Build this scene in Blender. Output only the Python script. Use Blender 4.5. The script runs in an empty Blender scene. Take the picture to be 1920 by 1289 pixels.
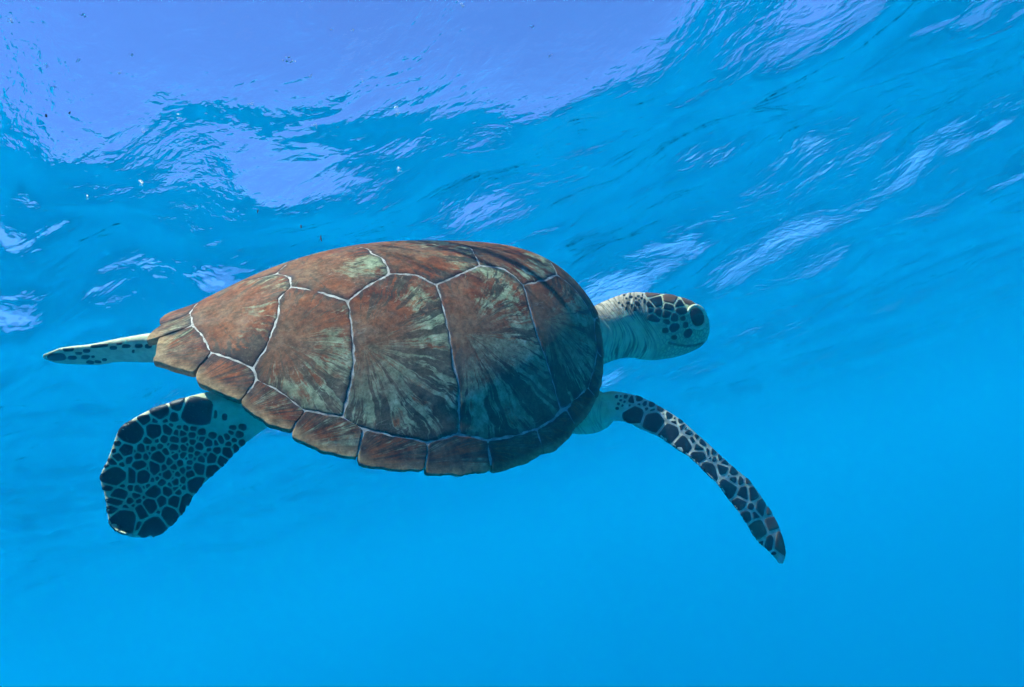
import bpy, bmesh, math, random
import numpy as np
from mathutils import Matrix, Vector, kdtree
from mathutils.bvhtree import BVHTree
random.seed(4); rng = np.random.default_rng(7)
SC = bpy.context.scene; COL = SC.collection

# ------------------------------------------------------------------ camera, sky, sun, exposure
W, H, F = 1920.0, 1289.0, 1250.0            # photograph size and focal length in its pixels
CAM_ELEV, CAM_ROLL, CAM_POS = math.radians(17.5), math.radians(16), Vector((0, 0, -1.05))
fw = Vector((0, math.cos(CAM_ELEV), math.sin(CAM_ELEV)))
r0 = Vector((1, 0, 0)); u0 = Vector((0, -math.sin(CAM_ELEV), math.cos(CAM_ELEV)))
cr = r0*math.cos(CAM_ROLL) - u0*math.sin(CAM_ROLL)
cu = r0*math.sin(CAM_ROLL) + u0*math.cos(CAM_ROLL)
CAMM = Matrix(((cr.x, cu.x, -fw.x, CAM_POS.x), (cr.y, cu.y, -fw.y, CAM_POS.y), (cr.z, cu.z, -fw.z, CAM_POS.z), (0, 0, 0, 1)))
cam = bpy.data.cameras.new("camera"); camo = bpy.data.objects.new("camera", cam); COL.objects.link(camo)
camo.matrix_world = CAMM; cam.sensor_width = 36; cam.lens = 36*F/W; cam.clip_start = .02; cam.clip_end = 1000
SC.camera = camo

SUN_ELEV, SUN_AZ = math.radians(65), math.radians(224)      # azimuth clockwise from +Y
world = bpy.data.worlds.new("World"); SC.world = world; world.use_nodes = True
nt = world.node_tree; bg = nt.nodes["Background"]
sky = nt.nodes.new("ShaderNodeTexSky"); sky.sky_type = 'NISHITA'; sky.sun_disc = False
sky.sun_elevation = SUN_ELEV; sky.sun_rotation = SUN_AZ; sky.ozone_density = 6; sky.dust_density = 0; sky.air_density = 1.1
wb = nt.nodes.new("ShaderNodeMix"); wb.data_type = 'RGBA'; wb.blend_type = 'MULTIPLY'; wb.inputs[0].default_value = 1     # the camera's cool white balance
wb.inputs[7].default_value = (.74, .70, 1.15, 1); nt.links.new(sky.outputs[0], wb.inputs[6]); nt.links.new(wb.outputs[2], bg.inputs[0]); bg.inputs[1].default_value = .06
sd = Vector((math.sin(SUN_AZ)*math.cos(SUN_ELEV), math.cos(SUN_AZ)*math.cos(SUN_ELEV), math.sin(SUN_ELEV)))
sl = bpy.data.lights.new("sun", 'SUN'); sl.energy = 5; sl.angle = math.radians(.5); sl.color = (1, .93, .82)
so = bpy.data.objects.new("sun", sl); COL.objects.link(so); so.rotation_euler = sd.to_track_quat('Z', 'Y').to_euler()
SC.view_settings.view_transform = 'Standard'; SC.view_settings.look = 'None'
SC.view_settings.exposure = 1.95; SC.view_settings.gamma = 1
SC.cycles.volume_bounces = 4; SC.cycles.max_bounces = 12; SC.cycles.transparent_max_bounces = 16
SC.cycles.use_denoising = True; SC.cycles.caustics_refractive = False; SC.cycles.caustics_reflective = False

# ------------------------------------------------------------------ helpers
def mesh(name, verts, faces, mat=None, smooth=True):
    me = bpy.data.meshes.new(name); me.from_pydata([tuple(map(float, v)) for v in verts], [], [tuple(int(i) for i in f) for f in faces])
    me.update()
    if smooth: me.polygons.foreach_set("use_smooth", [True]*len(me.polygons))
    if mat: me.materials.append(mat)
    return me
def link(name, me, parent=None, **props):
    o = bpy.data.objects.new(name, me); COL.objects.link(o)
    if parent is not None: o.parent = parent
    for k, v in props.items(): o[k] = v
    return o
class NT:
    def __init__(s, name):
        s.m = bpy.data.materials.new(name); s.m.use_nodes = True; s.t = s.m.node_tree; s.t.nodes.clear()
        s.out = s.n("OutputMaterial")
    def n(s, kind, **kw):
        x = s.t.nodes.new("ShaderNode"+kind)
        for k, v in kw.items(): setattr(x, k, v)
        return x
    def set(s, node, **kw):
        for k, v in kw.items():
            k = int(k[1:]) if k[0] == 'i' and k[1:].isdigit() else k.replace('_', ' ')
            if hasattr(v, 'is_output') or isinstance(v, bpy.types.NodeSocket): s.t.links.new(v, node.inputs[k])
            else: node.inputs[k].default_value = v
        return node
    def math(s, op, a, b=0.0, c=0.0, clamp=False):
        x = s.n("Math", operation=op, use_clamp=clamp); s.set(x, i0=a, i1=b, i2=c); return x.outputs[0]
    def attr(s, name): return s.n("Attribute", attribute_name=name)
    def noise(s, vec=None, scale=5., detail=3., rough=.5, dist=0.):
        x = s.n("TexNoise"); s.set(x, Scale=scale, Detail=detail, Roughness=rough, Distortion=dist)
        if vec is not None: s.t.links.new(vec, x.inputs["Vector"])
        return x.outputs["Fac"]
    def ramp(s, fac, stops, interp='LINEAR'):
        x = s.n("ValToRGB"); x.color_ramp.interpolation = interp; e = x.color_ramp.elements
        for i, (p, c) in enumerate(stops):
            q = e[i] if i < 2 else e.new(p)
            q.position = p; q.color = (c, c, c, 1) if isinstance(c, (int, float)) else (*c, 1)
        s.t.links.new(fac, x.inputs[0]); return x.outputs[0]
    def mix(s, fac, a, b, blend='MIX'):
        x = s.n("Mix", data_type='RGBA', blend_type=blend)
        for i, v in ((0, fac), (6, a), (7, b)):
            if isinstance(v, bpy.types.NodeSocket): s.t.links.new(v, x.inputs[i])
            else: x.inputs[i].default_value = v if i == 0 else (*v, 1)
        return x.outputs[2]
    def obj(s): return s.n("TexCoord").outputs["Object"]
    def mapv(s, v, scale=(1, 1, 1), loc=(0, 0, 0), rot=(0, 0, 0)):
        x = s.n("Mapping"); s.set(x, Vector=v, Scale=scale, Location=loc, Rotation=rot); return x.outputs[0]
    def bump(s, h, strength=.5, dist=.001, nrm=None):
        x = s.n("Bump"); s.set(x, Height=h, Strength=strength, Distance=dist)
        if nrm is not None: s.set(x, Normal=nrm)
        return x.outputs[0]
    def bsdf(s, color, rough=.5, spec=.25, normal=None, **kw):
        x = s.n("BsdfPrincipled"); s.set(x, Base_Color=color if isinstance(color, bpy.types.NodeSocket) else (*color, 1), Roughness=rough, **{'Specular_IOR_Level': spec}, **kw)
        if normal is not None: s.set(x, Normal=normal)
        s.t.links.new(x.outputs[0], s.out.inputs[0]); return x

# ------------------------------------------------------------------ the sea: surface from below, seabed, the body of water
def ray_world(x, y):
    d = cr*((x-W/2)/F) - cu*((y-H/2)/F) + fw
    return d.normalized()
WAVES = []
wr = np.random.default_rng(40)
WDIR = math.radians(72)                       # direction the swell travels in
for i in range(90):
    kind = 0 if i < 10 else 1 if i < 45 else 2
    lo, hi, sl0, spread = ((1.8, 3.6, .018, .35), (.30, .95, .052, .65), (.10, .32, .026, .9))[kind]
    lam = lo*(hi/lo)**wr.random()
    d = WDIR + wr.normal()*spread
    slope = sl0*(.6+.8*wr.random())
    k = 2*math.pi/lam
    WAVES.append((k*math.cos(d), k*math.sin(d), slope/k, wr.random()*2*math.pi))
for lam, ang, slope, y0 in ((2.15, 80, .18, .98), (3.3, 58, .07, 1.0)):       # the swell: first trough-ward face overhead of the camera
    k = 2*math.pi/lam; WAVES.append((k*math.cos(math.radians(ang)), k*math.sin(math.radians(ang)), slope/k, math.pi-k*y0))
def wave_z(x, y):
    x = np.asarray(x, float); y = np.asarray(y, float)
    wx = x + .10*np.sin(1.3*y+.4) ; wy = y + .12*np.sin(1.1*x+1.)
    fade = np.clip(1.3-np.hypot(x, y)/11, .42, 1)*np.clip(1.4-np.hypot(x, y)/60, 0, 1)
    z = np.zeros(np.broadcast(x, y).shape)
    for kx, ky, a, p in WAVES:
        z += a*np.sin(kx*wx+ky*wy+p)
    return z*fade
def axis(lo, hi, step, far):
    a = list(np.arange(lo, hi, step)); s = step
    x = a[-1]
    while x < far: s *= 1.22; x += s; a.append(x)
    s = step; x = lo
    while x > -far: s *= 1.22; x -= s; a.insert(0, x)
    return np.array(a)
gx = axis(-5, 8, .03, 110); gy = axis(-1.2, 10, .03, 110)
X, Y = np.meshgrid(gx, gy); Z = wave_z(X, Y)
nx, ny = len(gx), len(gy)
co = np.stack([X, Y, Z], -1).reshape(-1, 3)
ii = (np.arange(ny-1)[:, None]*nx + np.arange(nx-1)[None]).ravel()
quads = np.stack([ii, ii+1, ii+1+nx, ii+nx], 1)
def np_mesh(name, co, quads):
    me = bpy.data.meshes.new(name); me.vertices.add(len(co)); me.vertices.foreach_set("co", co.astype(np.float32).ravel())
    me.loops.add(quads.size); me.loops.foreach_set("vertex_index", quads.astype(np.int32).ravel())
    me.polygons.add(len(quads)); me.polygons.foreach_set("loop_start", np.arange(0, quads.size, quads.shape[1], dtype=np.int32))
    me.polygons.foreach_set("use_smooth", [True]*len(quads)); me.update(calc_edges=True); me.validate(); return me
me = np_mesh("water_surface", co, quads)
m = NT("water_surface")
v = m.obj()
warp = m.mapv(v, rot=(0, 0, -WDIR), scale=(1, 1, 1))
n1 = m.noise(m.mapv(warp, scale=(1, .45, 1)), 11, 3, .5, .5)
n2 = m.noise(m.mapv(warp, scale=(1, .55, 1), rot=(0, 0, .35)), 42, 3, .55, .3)
patch = m.ramp(m.noise(v, .9, 2), [(.38, .15), (.62, 1.)])
b1 = m.bump(n1, .38, .045)
b2 = m.n("Bump"); m.set(b2, Height=n2, Strength=m.math('MULTIPLY', patch, .7), Distance=.012, Normal=b1)
fr = m.n("Fresnel"); m.set(fr, IOR=1.333, Normal=b2.outputs[0])
gl = m.n("BsdfGlossy"); m.set(gl, Color=(1, 1, 1, 1), Roughness=.03, Normal=b2.outputs[0])
tr = m.n("BsdfTransparent"); m.set(tr, Color=(1, 1, 1, 1))
rf = m.n("BsdfRefraction"); m.set(rf, Color=(1, 1, 1, 1), Roughness=.0, IOR=1.333, Normal=b2.outputs[0])
tm = m.n("MixShader"); m.set(tm, i0=.5, i1=tr.outputs[0], i2=rf.outputs[0])
mx = m.n("MixShader"); m.set(mx, i0=fr.outputs[0], i1=tm.outputs[0], i2=gl.outputs[0])
m.t.links.new(mx.outputs[0], m.out.inputs[0])
me.materials.append(m.m)
link("water_surface", me, kind="structure", label="rippled underside of the bright sea surface")

m = NT("seabed_sand"); v = m.obj()
c = m.ramp(m.noise(v, .35, 5), [(.3, (.42, .39, .30)), (.7, (.55, .51, .40))])
m.bsdf(c, .9, .1, m.bump(m.noise(v, 3, 4), .5, .05))
sx = np.linspace(-110, 110, 90); SX, SY = np.meshgrid(sx, sx)
SZ = -34 + .35*np.sin(SX*.23+1)*np.cos(SY*.19) + .15*np.sin(SX*.7+SY*.5)
q = (np.arange(89)[:, None]*90 + np.arange(89)[None]).ravel()
me = np_mesh("seabed", np.stack([SX, SY, SZ], -1).reshape(-1, 3), np.stack([q, q+1, q+91, q+90], 1)); me.materials.append(m.m)
link("seabed", me, kind="structure", label="pale sand seabed far below the turtle")

m = NT("haze"); pv = m.n("VolumePrincipled")
m.set(pv, Color=(.002, .305, .575, 1), Density=.066, Anisotropy=.0)
va = m.n("VolumeAbsorption"); m.set(va, Color=(.0, .985, 1, 1), Density=.11)      # water takes red out of the light first
ad = m.n("AddShader"); m.t.links.new(pv.outputs[0], ad.inputs[0]); m.t.links.new(va.outputs[0], ad.inputs[1])
m.t.links.new(ad.outputs[0], m.out.inputs["Volume"])
bx = [(sx*105, sy*105, z) for z in (-36, .55) for sy in (-1, 1) for sx in (-1, 1)]
me = mesh("haze", bx, [(0, 2, 3, 1), (4, 5, 7, 6), (0, 1, 5, 4), (2, 6, 7, 3), (0, 4, 6, 2), (1, 3, 7, 5)], m.m, False)
link("haze", me, kind="stuff", label="clear blue sea water fading everything far away")

# ------------------------------------------------------------------ turtle pose: carapace fitted to the photograph
L = .70
FIT = [0.3619, 0.6907, 0.1667, -0.2208, -0.0675, 1.456, 0.365, 0.9136, -0.0447, -0.0867, 0.2816, 3.0159, 2.1096, 2.4341, 0.895, 0.7381, 1.2209, 0.0621, 0.0743, 0.1256]
a_, yaw_, rho_, tx_, ty_, D_ = FIT[:6]
d = np.array([-math.cos(a_)*math.sin(yaw_), -math.cos(a_)*math.cos(yaw_), math.sin(a_)])
r_ = np.cross([0, 0, 1.], d); r_ /= np.linalg.norm(r_); u_ = np.cross(d, r_)
cc, ss = math.cos(rho_), math.sin(rho_)
RT = np.stack([cc*r_+ss*u_, -ss*r_+cc*u_, d]); TT = np.array([tx_, ty_, -D_])*L
M4 = Matrix([[*RT[i], TT[i]] for i in range(3)] + [[0, 0, 0, 1]])
turtle = bpy.data.objects.new("sea_turtle", None); COL.objects.link(turtle); turtle.empty_display_size = .1
turtle.matrix_world = CAMM @ M4
turtle["label"] = "green sea turtle with patterned brown shell swimming just below the surface"; turtle["category"] = "turtle"
def proj(p):                                   # turtle coordinates -> photograph pixels
    q = np.asarray(p) @ RT.T + TT
    return np.stack([W/2+F*q[..., 0]/-q[..., 2], H/2-F*q[..., 1]/-q[..., 2]], -1)
def cam2loc(q): return (np.asarray(q)-TT) @ RT
def unp(x, y, depth):                          # pixel + distance along the view axis -> turtle coordinates
    return cam2loc(np.array([(x-W/2)/F*depth, -(y-H/2)/F*depth, -depth]))
CAML = cam2loc(np.zeros(3))
def depth_of(p): return -(np.asarray(p) @ RT.T + TT)[..., 2]

PB, PQ, PE1, PE2 = FIT[6:10]; HC, MF, MS, MR, KF, KS, KR, AX = FIT[10:18]; RZF, RZR = FIT[18:20]
def S(pq):                                     # unit-disc coordinates -> carapace surface
    pq = np.asarray(pq, float); p, q = pq[..., 0], pq[..., 1]
    rho = np.hypot(p, q)+1e-9; t = np.arctan2(q, p); at = np.abs(t); ct = np.cos(at)
    Xr = .5*ct; Yr = PB*np.abs(np.sin(at))**PQ*(1+PE1*ct+PE2*np.cos(2*at))*np.sign(q)
    wf = np.clip(ct, 0, 1)**2; wr_ = np.clip(-ct, 0, 1)**2; ws = 1-wf-wr_
    mm = wf*MF+ws*MS+wr_*MR; kk = wf*KF+ws*KS+wr_*KR
    R0 = .90
    gg = lambda r: np.abs(1-np.minimum(r, R0)**mm)**kk
    sl_ = kk*np.abs(1-R0**mm)**(kk-1)*mm*R0**(mm-1)
    g = gg(rho) - np.where(rho > R0, .8*sl_*(rho-R0), 0)
    z = HC*g + (RZF*np.clip(Xr/.5, 0, 1)**2+RZR*np.clip(-Xr/.5, 0, 1)**2)*np.minimum(rho, 1.1)**2
    return np.stack([AX+(Xr-AX)*rho, Yr*rho, z], -1)*L
def SN(pq, e=2e-3):
    pq = np.asarray(pq, float)
    a = S(pq+[e, 0])-S(pq-[e, 0]); b = S(pq+[0, e])-S(pq-[0, e])
    n = np.cross(a, b); n /= np.linalg.norm(n, axis=-1, keepdims=True)+1e-12
    return n, a/(2*e), b/(2*e)
_gr, _gt = np.meshgrid(np.linspace(.01, 1.22, 90), np.linspace(-math.pi, math.pi, 420), indexing='ij')
_G = np.stack([_gr*np.cos(_gt), _gr*np.sin(_gt)], -1).reshape(-1, 2)
_GP = S(_G); _GN = SN(_G)[0]; _ok = ((CAML-_GP)*_GN).sum(1) > 0.0
_Gpx = proj(_GP)
def disc(px, far=False):                                  # photograph pixel -> disc coordinates on the carapace
    px = np.array(px, float)
    dd = ((_Gpx-px)**2).sum(1) + np.where(_ok, 0, 1e9) + np.where((_G[:, 1] > 0) & ~far, 4e5, 0)
    p = _G[dd.argmin()].copy(); best = (math.sqrt(dd.min()), p)
    for _ in range(8):
        e = px-proj(S(p)); n_ = np.hypot(*e)
        if n_ < best[0]: best = (n_, p.copy())
        if n_ < .02: break
        h = 1e-3
        J = np.stack([(proj(S(p+[h, 0]))-proj(S(p-[h, 0])))/(2*h), (proj(S(p+[0, h]))-proj(S(p-[0, h])))/(2*h)], 1)
        st = np.linalg.lstsq(J, e, rcond=.05)[0]; ln = np.hypot(*st)
        p = p + st*min(1, .08/(ln+1e-9))
    return best[1]
def mid(px):
    p = disc(px); return np.array([p[0], 0.])

# ---- scute outlines (seams read off the photograph)
PXS = {}
def D(*pts): return [disc(p) for p in pts]
mV54, mV43, mV32, mV21 = mid((543, 521)), mid((694, 476)), mid((879, 465)), mid((1029, 489))
mR, mNotch = mid((366, 618)), mid((301, 648))
s_V5C4 = D((546, 540), (524, 561), (521, 598), (501, 649), (475, 693))
s_V4C4 = D((546, 540), (599, 549), (652, 567)); s_V4C3 = D((652, 567), (676, 547), (730, 515))
s_V3C3 = D((730, 515), (779, 517), (797, 525), (817, 536)); s_V3C2 = D((817, 536), (859, 517), (899, 499))
s_V2C2 = D((899, 499), (943, 505), (964, 519), (980, 536)); s_V2C1 = D((980, 536), (1021, 528), (1044, 517))
s_V1C1 = D((1044, 517), (1062, 530), (1082, 549), (1098, 572), (1113, 601))
s_V54 = D((546, 540))+[mV54]; s_V43 = D((730, 515), (725, 499), (716, 485))+[mV43]
s_V32 = D((899, 499), (890, 480))+[mV32]; s_V21 = D((1044, 517), (1036, 499))+[mV21]
s_C43 = D((652, 567), (663, 649), (663, 682), (655, 735), (643, 784)); s_C32 = D((817, 536), (837, 601), (850, 685), (861, 736), (861, 816))
s_C21 = D((980, 536), (995, 590), (1008, 634), (1030, 700), (1051, 769))
mg = {i: D(p)[0] for i, p in enumerate([(397, 663), (482, 713), (572, 771), (683, 807), (801, 831), (914, 827), (1006, 807), (1061, 768), (1102, 729), (1119, 660), (1113, 601)])}
pC4, pC43, pC32, pC21 = s_V5C4[-1], s_C43[-1], s_C32[-1], s_C21[-1]
mV1f = np.array([max(mg[10][0]*1.04, .86), 0.]); mNuf = np.array([1.03, 0.])
def rev(l): return l[::-1]
near = {}
near['C4'] = s_V4C4+s_C43[1:]+[mg[2], mg[1]]+rev(s_V5C4)[0:-1]
near['C3'] = s_V4C3+s_V3C3[1:]+s_C32[1:]+D((830, 824))+[mg[4]]+D((740, 820))+[mg[3]]+rev(s_C43)[:-1]
near['C2'] = s_V3C2+s_V2C2[1:]+s_C21[1:]+D((1040, 785))+[mg[6]]+D((960, 820))+[mg[5]]+rev(s_C32)[:-1]
near['C1'] = s_V2C1+s_V1C1[1:]+D((1114, 620))+[mg[9]]+D((1112, 696))+[mg[8]]+D((1084, 744))+[mg[7]]+rev(s_C21)[:-1]
outer = [[(301, 648), (293, 662), (286, 677), (325, 692), (364, 703)], [(364, 703), (366, 715), (375, 723), (410, 737), (451, 755)],
 [(451, 755), (455, 763), (475, 780), (505, 797), (546, 811)], [(546, 811), (551, 822), (580, 838), (620, 853), (669, 862)],
 [(669, 862), (673, 871), (700, 879), (750, 885), (797, 883)], [(797, 883), (801, 891), (830, 894), (880, 891), (921, 884)],
 [(921, 884), (926, 888), (945, 886), (985, 871), (1019, 851)], [(1019, 851), (1040, 848), (1065, 825), (1080, 803)],
 [(1080, 803), (1095, 788), (1108, 770), (1119, 748)], [(1119, 748), (1126, 725), (1130, 700), (1131, 676)], [(1131, 676), (1130, 650), (1126, 622), (1122, 597)]]
inner = [[mR, mg[0]], [mg[0], pC4, mg[1]], [mg[1], mg[2]], [mg[2], pC43, mg[3]], [mg[3]]+D((740, 820))+[mg[4]], [mg[4], pC32, mg[5]], [mg[5]]+D((960, 820))+[mg[6]],
 [mg[6]]+D((1040, 785))+[mg[7]], [mg[7]]+D((1084, 744))+[mg[8]], [mg[8]]+D((1112, 696))+[mg[9]], [mg[9]]+D((1114, 620))+[mg[10]]]
for i in range(11):
    o_ = D(*outer[i])
    if i == 0: o_[0] = mNotch
    near['M%d' % i] = inner[i]+rev(o_)
def whole(half): return half+[p*[1, -1] for p in rev(half)[1:-1]]       # front mid .. near chain .. rear mid, mirrored
centre = {'V5': whole([mV54]+rev(s_V54)[1:]+s_V5C4[1:]+[mg[0], mR]),
          'V4': whole([mV43]+rev(s_V43)[1:]+rev(s_V4C3)[1:]+rev(s_V4C4)[1:]+s_V54[1:]),
          'V3': whole([mV32]+rev(s_V32)[1:]+rev(s_V3C2)[1:]+rev(s_V3C3)[1:]+s_V43[1:]),
          'V2': whole([mV21]+rev(s_V21)[1:]+rev(s_V2C1)[1:]+rev(s_V2C2)[1:]+s_V32[1:]),
          'V1': whole([mV1f]+rev(s_V1C1)+s_V21[1:]),
          'N': whole([mNuf]+[D((1122, 597))[0]]+[mg[10], mV1f])}

# the far rear plates whose tips show over the tail end
fj, f1, f2 = disc((357, 589), True), [disc(p, True) for p in ((272, 642), (279, 630), (303, 610))], [disc(p, True) for p in ((297, 605), (301, 599), (321, 583), (334, 578))]
centre['V5'] = [fj if np.allclose(p, mg[0]*[1, -1]) else p for p in centre['V5']]
far = {k: [x*[1, -1] for x in p] for k, p in near.items()}
far['M0'] = [mR, fj]+rev(f1)+[mNotch]
far['M1'] = [fj, pC4*[1, -1], mg[1]*[1, -1]]+[D(outer[1][-1])[0]*[1, -1]]+rev(f2)+[f1[-1]]
print('far fit', [round(float(np.hypot(*(proj(S(disc(p, True)))-np.array(p)))), 1) for p in ((357, 589), (272, 642), (303, 610), (297, 605), (334, 578))])
# ------------------------------------------------------------------ shell materials
def scute_material():
    m = NT("shell_scute"); ob = m.obj()
    ray = m.attr("ray"); g = m.attr("grow")
    rs = m.n("SeparateXYZ"); m.set(rs, Vector=ray.outputs["Vector"])
    gs = m.n("SeparateXYZ"); m.set(gs, Vector=g.outputs["Vector"])          # x: distance from growth centre, y: edge distance, z: pale-rim weight
    rnd = m.n("ObjectInfo").outputs["Random"]
    off = m.n("CombineXYZ"); m.set(off, X=m.math('MULTIPLY', rnd, 37.), Y=m.math('MULTIPLY', rnd, 91.), Z=m.math('MULTIPLY', rnd, 53.))
    wob = m.n("TexNoise"); m.set(wob, Scale=26., Detail=3., Vector=ob)
    ws_ = m.n("SeparateXYZ"); m.set(ws_, Vector=wob.outputs["Color"])
    rx_ = m.math('ADD', rs.outputs[0], m.math('MULTIPLY', m.math('SUBTRACT', ws_.outputs[0], .5), .22))
    ry_ = m.math('ADD', rs.outputs[1], m.math('MULTIPLY', m.math('SUBTRACT', ws_.outputs[1], .5), .22))
    def radial(kang, krad):
        c = m.n("CombineXYZ"); m.set(c, X=m.math('MULTIPLY', rx_, kang), Y=m.math('MULTIPLY', ry_, kang), Z=m.math('MULTIPLY', gs.outputs[0], krad))
        x = m.n("VectorMath", operation='ADD'); m.set(x, i0=c.outputs[0], i1=off.outputs[0]); return x.outputs[0]
    warp = m.noise(ob, 22, 4, .6)
    wide = m.noise(radial(3.2, 6.), 1, 4, .6, .35)
    fine = m.noise(radial(17., 6.), 1, 6, .68, .2)
    patch = m.noise(ob, 17, 6, .72)
    # pale horn ground shows between rust and near-black streaks, more of it away from the growth centre
    gr = gs.outputs[0]
    horn = m.ramp(m.noise(ob, 70, 5, .65), [(.28, (.10, .125, .075)), (.5, (.26, .31, .20)), (.72, (.42, .45, .33))])
    rust = m.ramp(m.noise(ob, 26, 5, .68), [(.30, (.048, .012, .005)), (.48, (.175, .041, .013)), (.72, (.31, .10, .034))])
    dark = m.ramp(m.noise(ob, 30, 3), [(.3, (.018, .020, .020)), (.7, (.055, .036, .024))])
    low = m.math('MULTIPLY', rs.outputs[1], m.attr("low").outputs["Fac"])       # streaks fan out towards the outer edge of the side scutes
    f = m.math('ADD', m.math('MULTIPLY', wide, .85), m.math('MULTIPLY', fine, 1.05))
    f = m.math('ADD', f, m.math('MULTIPLY', patch, 1.5))
    f = m.math('ADD', f, m.math('MULTIPLY', m.math('MINIMUM', gr, .16), 2.0))
    f = m.math('ADD', f, m.math('MULTIPLY', rs.outputs[0], .17))
    f = m.math('ADD', m.math('ADD', f, m.attr('bias').outputs['Fac']), m.math('MULTIPLY', low, .26))
    cbase = m.mix(m.ramp(m.math('SUBTRACT', f, 1.51), [(.46, 0.), (.64, 1.)]), rust, horn)
    fd = m.math('ADD', m.noise(radial(7., 6.), 1, 4, .6, .3), m.math('MULTIPLY', m.noise(radial(26., 6.), 1, 4, .65), .5))
    fd = m.math('ADD', fd, m.math('MULTIPLY', m.math('MINIMUM', gr, .12), .8))
    fd = m.math('ADD', fd, m.math('MULTIPLY', low, .05))
    fd = m.math('ADD', fd, m.math('MULTIPLY', m.math('SUBTRACT', warp, .5), .35))
    cdark = m.mix(m.ramp(fd, [(.83, 0.), (.89, .9)]), cbase, dark)
    mot = m.math('MULTIPLY', m.ramp(gs.outputs[2], [(.0, 0.), (.05, 1.)]), m.ramp(m.noise(m.mapv(ob, scale=(24, 80, 80)), 1, 6, .75, .4), [(.48, 0.), (.60, .7)]))
    cdark = m.mix(mot, cdark, (.035, .015, .016))
    # dust near the growth centre, dark line beside the seams, pale rim, specks and scratches
    dust = m.math('MULTIPLY', m.ramp(gs.outputs[0], [(.022, .88), (.085, 0.)]), m.ramp(m.noise(ob, 90, 5, .75), [(.35, .45), (.6, 1.)]))
    c2 = m.mix(dust, cdark, m.ramp(m.noise(ob, 40, 5, .7), [(.3, (.10, .042, .020)), (.7, (.21, .125, .072))]))
    c2 = m.mix(m.ramp(m.noise(ob, 24, 6, .72), [(.46, 0.), (.64, .55)]), c2, (.175, .125, .085))
    edge = m.math('MULTIPLY', m.ramp(gs.outputs[1], [(.0, 1.), (.17, 0.)]), m.ramp(m.noise(ob, 45, 3), [(.35, .25), (.6, .95)]))
    c3 = m.mix(edge, c2, (.022, .016, .022))
    rimm = m.math('MULTIPLY', m.ramp(gs.outputs[2], [(.35, 0.), (.85, 1.)]), m.ramp(m.noise(m.mapv(ob, scale=(30, 90, 90)), 1, 4), [(.3, .45), (.6, 1.)]))
    c4 = m.mix(rimm, c3, (.33, .22, .12))
    sp = m.ramp(m.noise(ob, 760, 3, .6), [(.64, 0.), (.74, .5)])
    c5 = m.mix(sp, c4, (.42, .40, .36))
    scr = m.noise(m.mapv(ob, scale=(9, 60, 60), rot=(.3, .5, .4)), 1, 2, .5, 1.2)
    scl = m.ramp(m.math('ABSOLUTE', m.math('SUBTRACT', scr, .5)), [(.0, .3), (.009, 0.)])
    scl = m.math('MULTIPLY', scl, m.ramp(m.noise(ob, 14, 2), [(.52, 0.), (.62, 1.)]))
    c6 = m.mix(scl, c5, (.45, .43, .38))
    h = m.math('ADD', m.math('MULTIPLY', m.noise(radial(16., 10.), 1, 4, .6), .3), m.math('ADD', m.math('MULTIPLY', m.noise(ob, 260, 3, .6), .5), m.math('MULTIPLY', scl, .3)))
    c6 = m.mix(1., c6, m.ramp(m.noise(ob, 130, 7, .78), [(.34, .42), (.5, .95), (.66, 1.55)]), 'MULTIPLY')
    m.bsdf(c6, m.ramp(m.noise(ob, 35, 3), [(.3, .62), (.7, .82)]), .08, m.bump(h, .55, .0016))
    return m.m
M_SCUTE = scute_material()
m = NT("shell_seam"); ob = m.obj()
m.bsdf(m.ramp(m.noise(ob, 90, 5, .7), [(.32, (.10, .09, .09)), (.62, (.52, .49, .47))]), .6, .2, m.bump(m.noise(ob, 300, 3), .5, .001)); M_SEAM = m.m

# ---- carapace base shell (the pale seams between the scutes)
def disc_grid(nr, nt_, rmax):
    rr = np.linspace(0, rmax, nr+1)[1:]; t = np.arange(nt_)*2*math.pi/nt_
    P = [np.array([1e-6, 1e-6])]+[np.array([r*math.cos(x), r*math.sin(x)]) for r in rr for x in t]
    Fc = [(0, 1+j, 1+(j+1) % nt_) for j in range(nt_)]
    for i in range(nr-1):
        for j in range(nt_):
            a = 1+i*nt_+j; b = 1+i*nt_+(j+1) % nt_; Fc.append((a, a+nt_, b+nt_, b))
    return np.array(P), Fc
P, Fc = disc_grid(46, 144, 1.0)
_o = np.array([p for i in range(11) for p in D(*outer[i])]); _oa = np.abs(np.arctan2(_o[:, 1], _o[:, 0])); _or = np.hypot(*_o.T); _k = np.argsort(_oa)
def rim_radius(P): return np.interp(np.abs(np.arctan2(P[:, 1], P[:, 0])), np.concatenate([_oa[_k], [math.pi]]), np.concatenate([_or[_k], [abs(mNotch[0])]]))
_rad = rim_radius(P)
P = P*(_rad-.016-.06*np.clip((np.abs(np.arctan2(P[:, 1], P[:, 0]))-2.5)/.3, 0, 1))[:, None]
V = S(P); Nn = SN(P)[0]; nb = len(V)
V = V+Nn*.0009; low = V.copy() - Nn*.012
low[:, 2] = np.minimum(low[:, 2], V[:, 2]-.008)
faces = list(Fc)+[tuple(i+nb for i in reversed(f)) for f in Fc]
ring = [1+45*144+j for j in range(144)]
faces += [(ring[j], ring[j]+nb, ring[(j+1) % 144]+nb, ring[(j+1) % 144]) for j in range(144)]
carapace = link("carapace", mesh("carapace", np.concatenate([V, low]), faces, M_SEAM), turtle, label="domed shell of brown streaked plates with pale seams")

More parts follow.
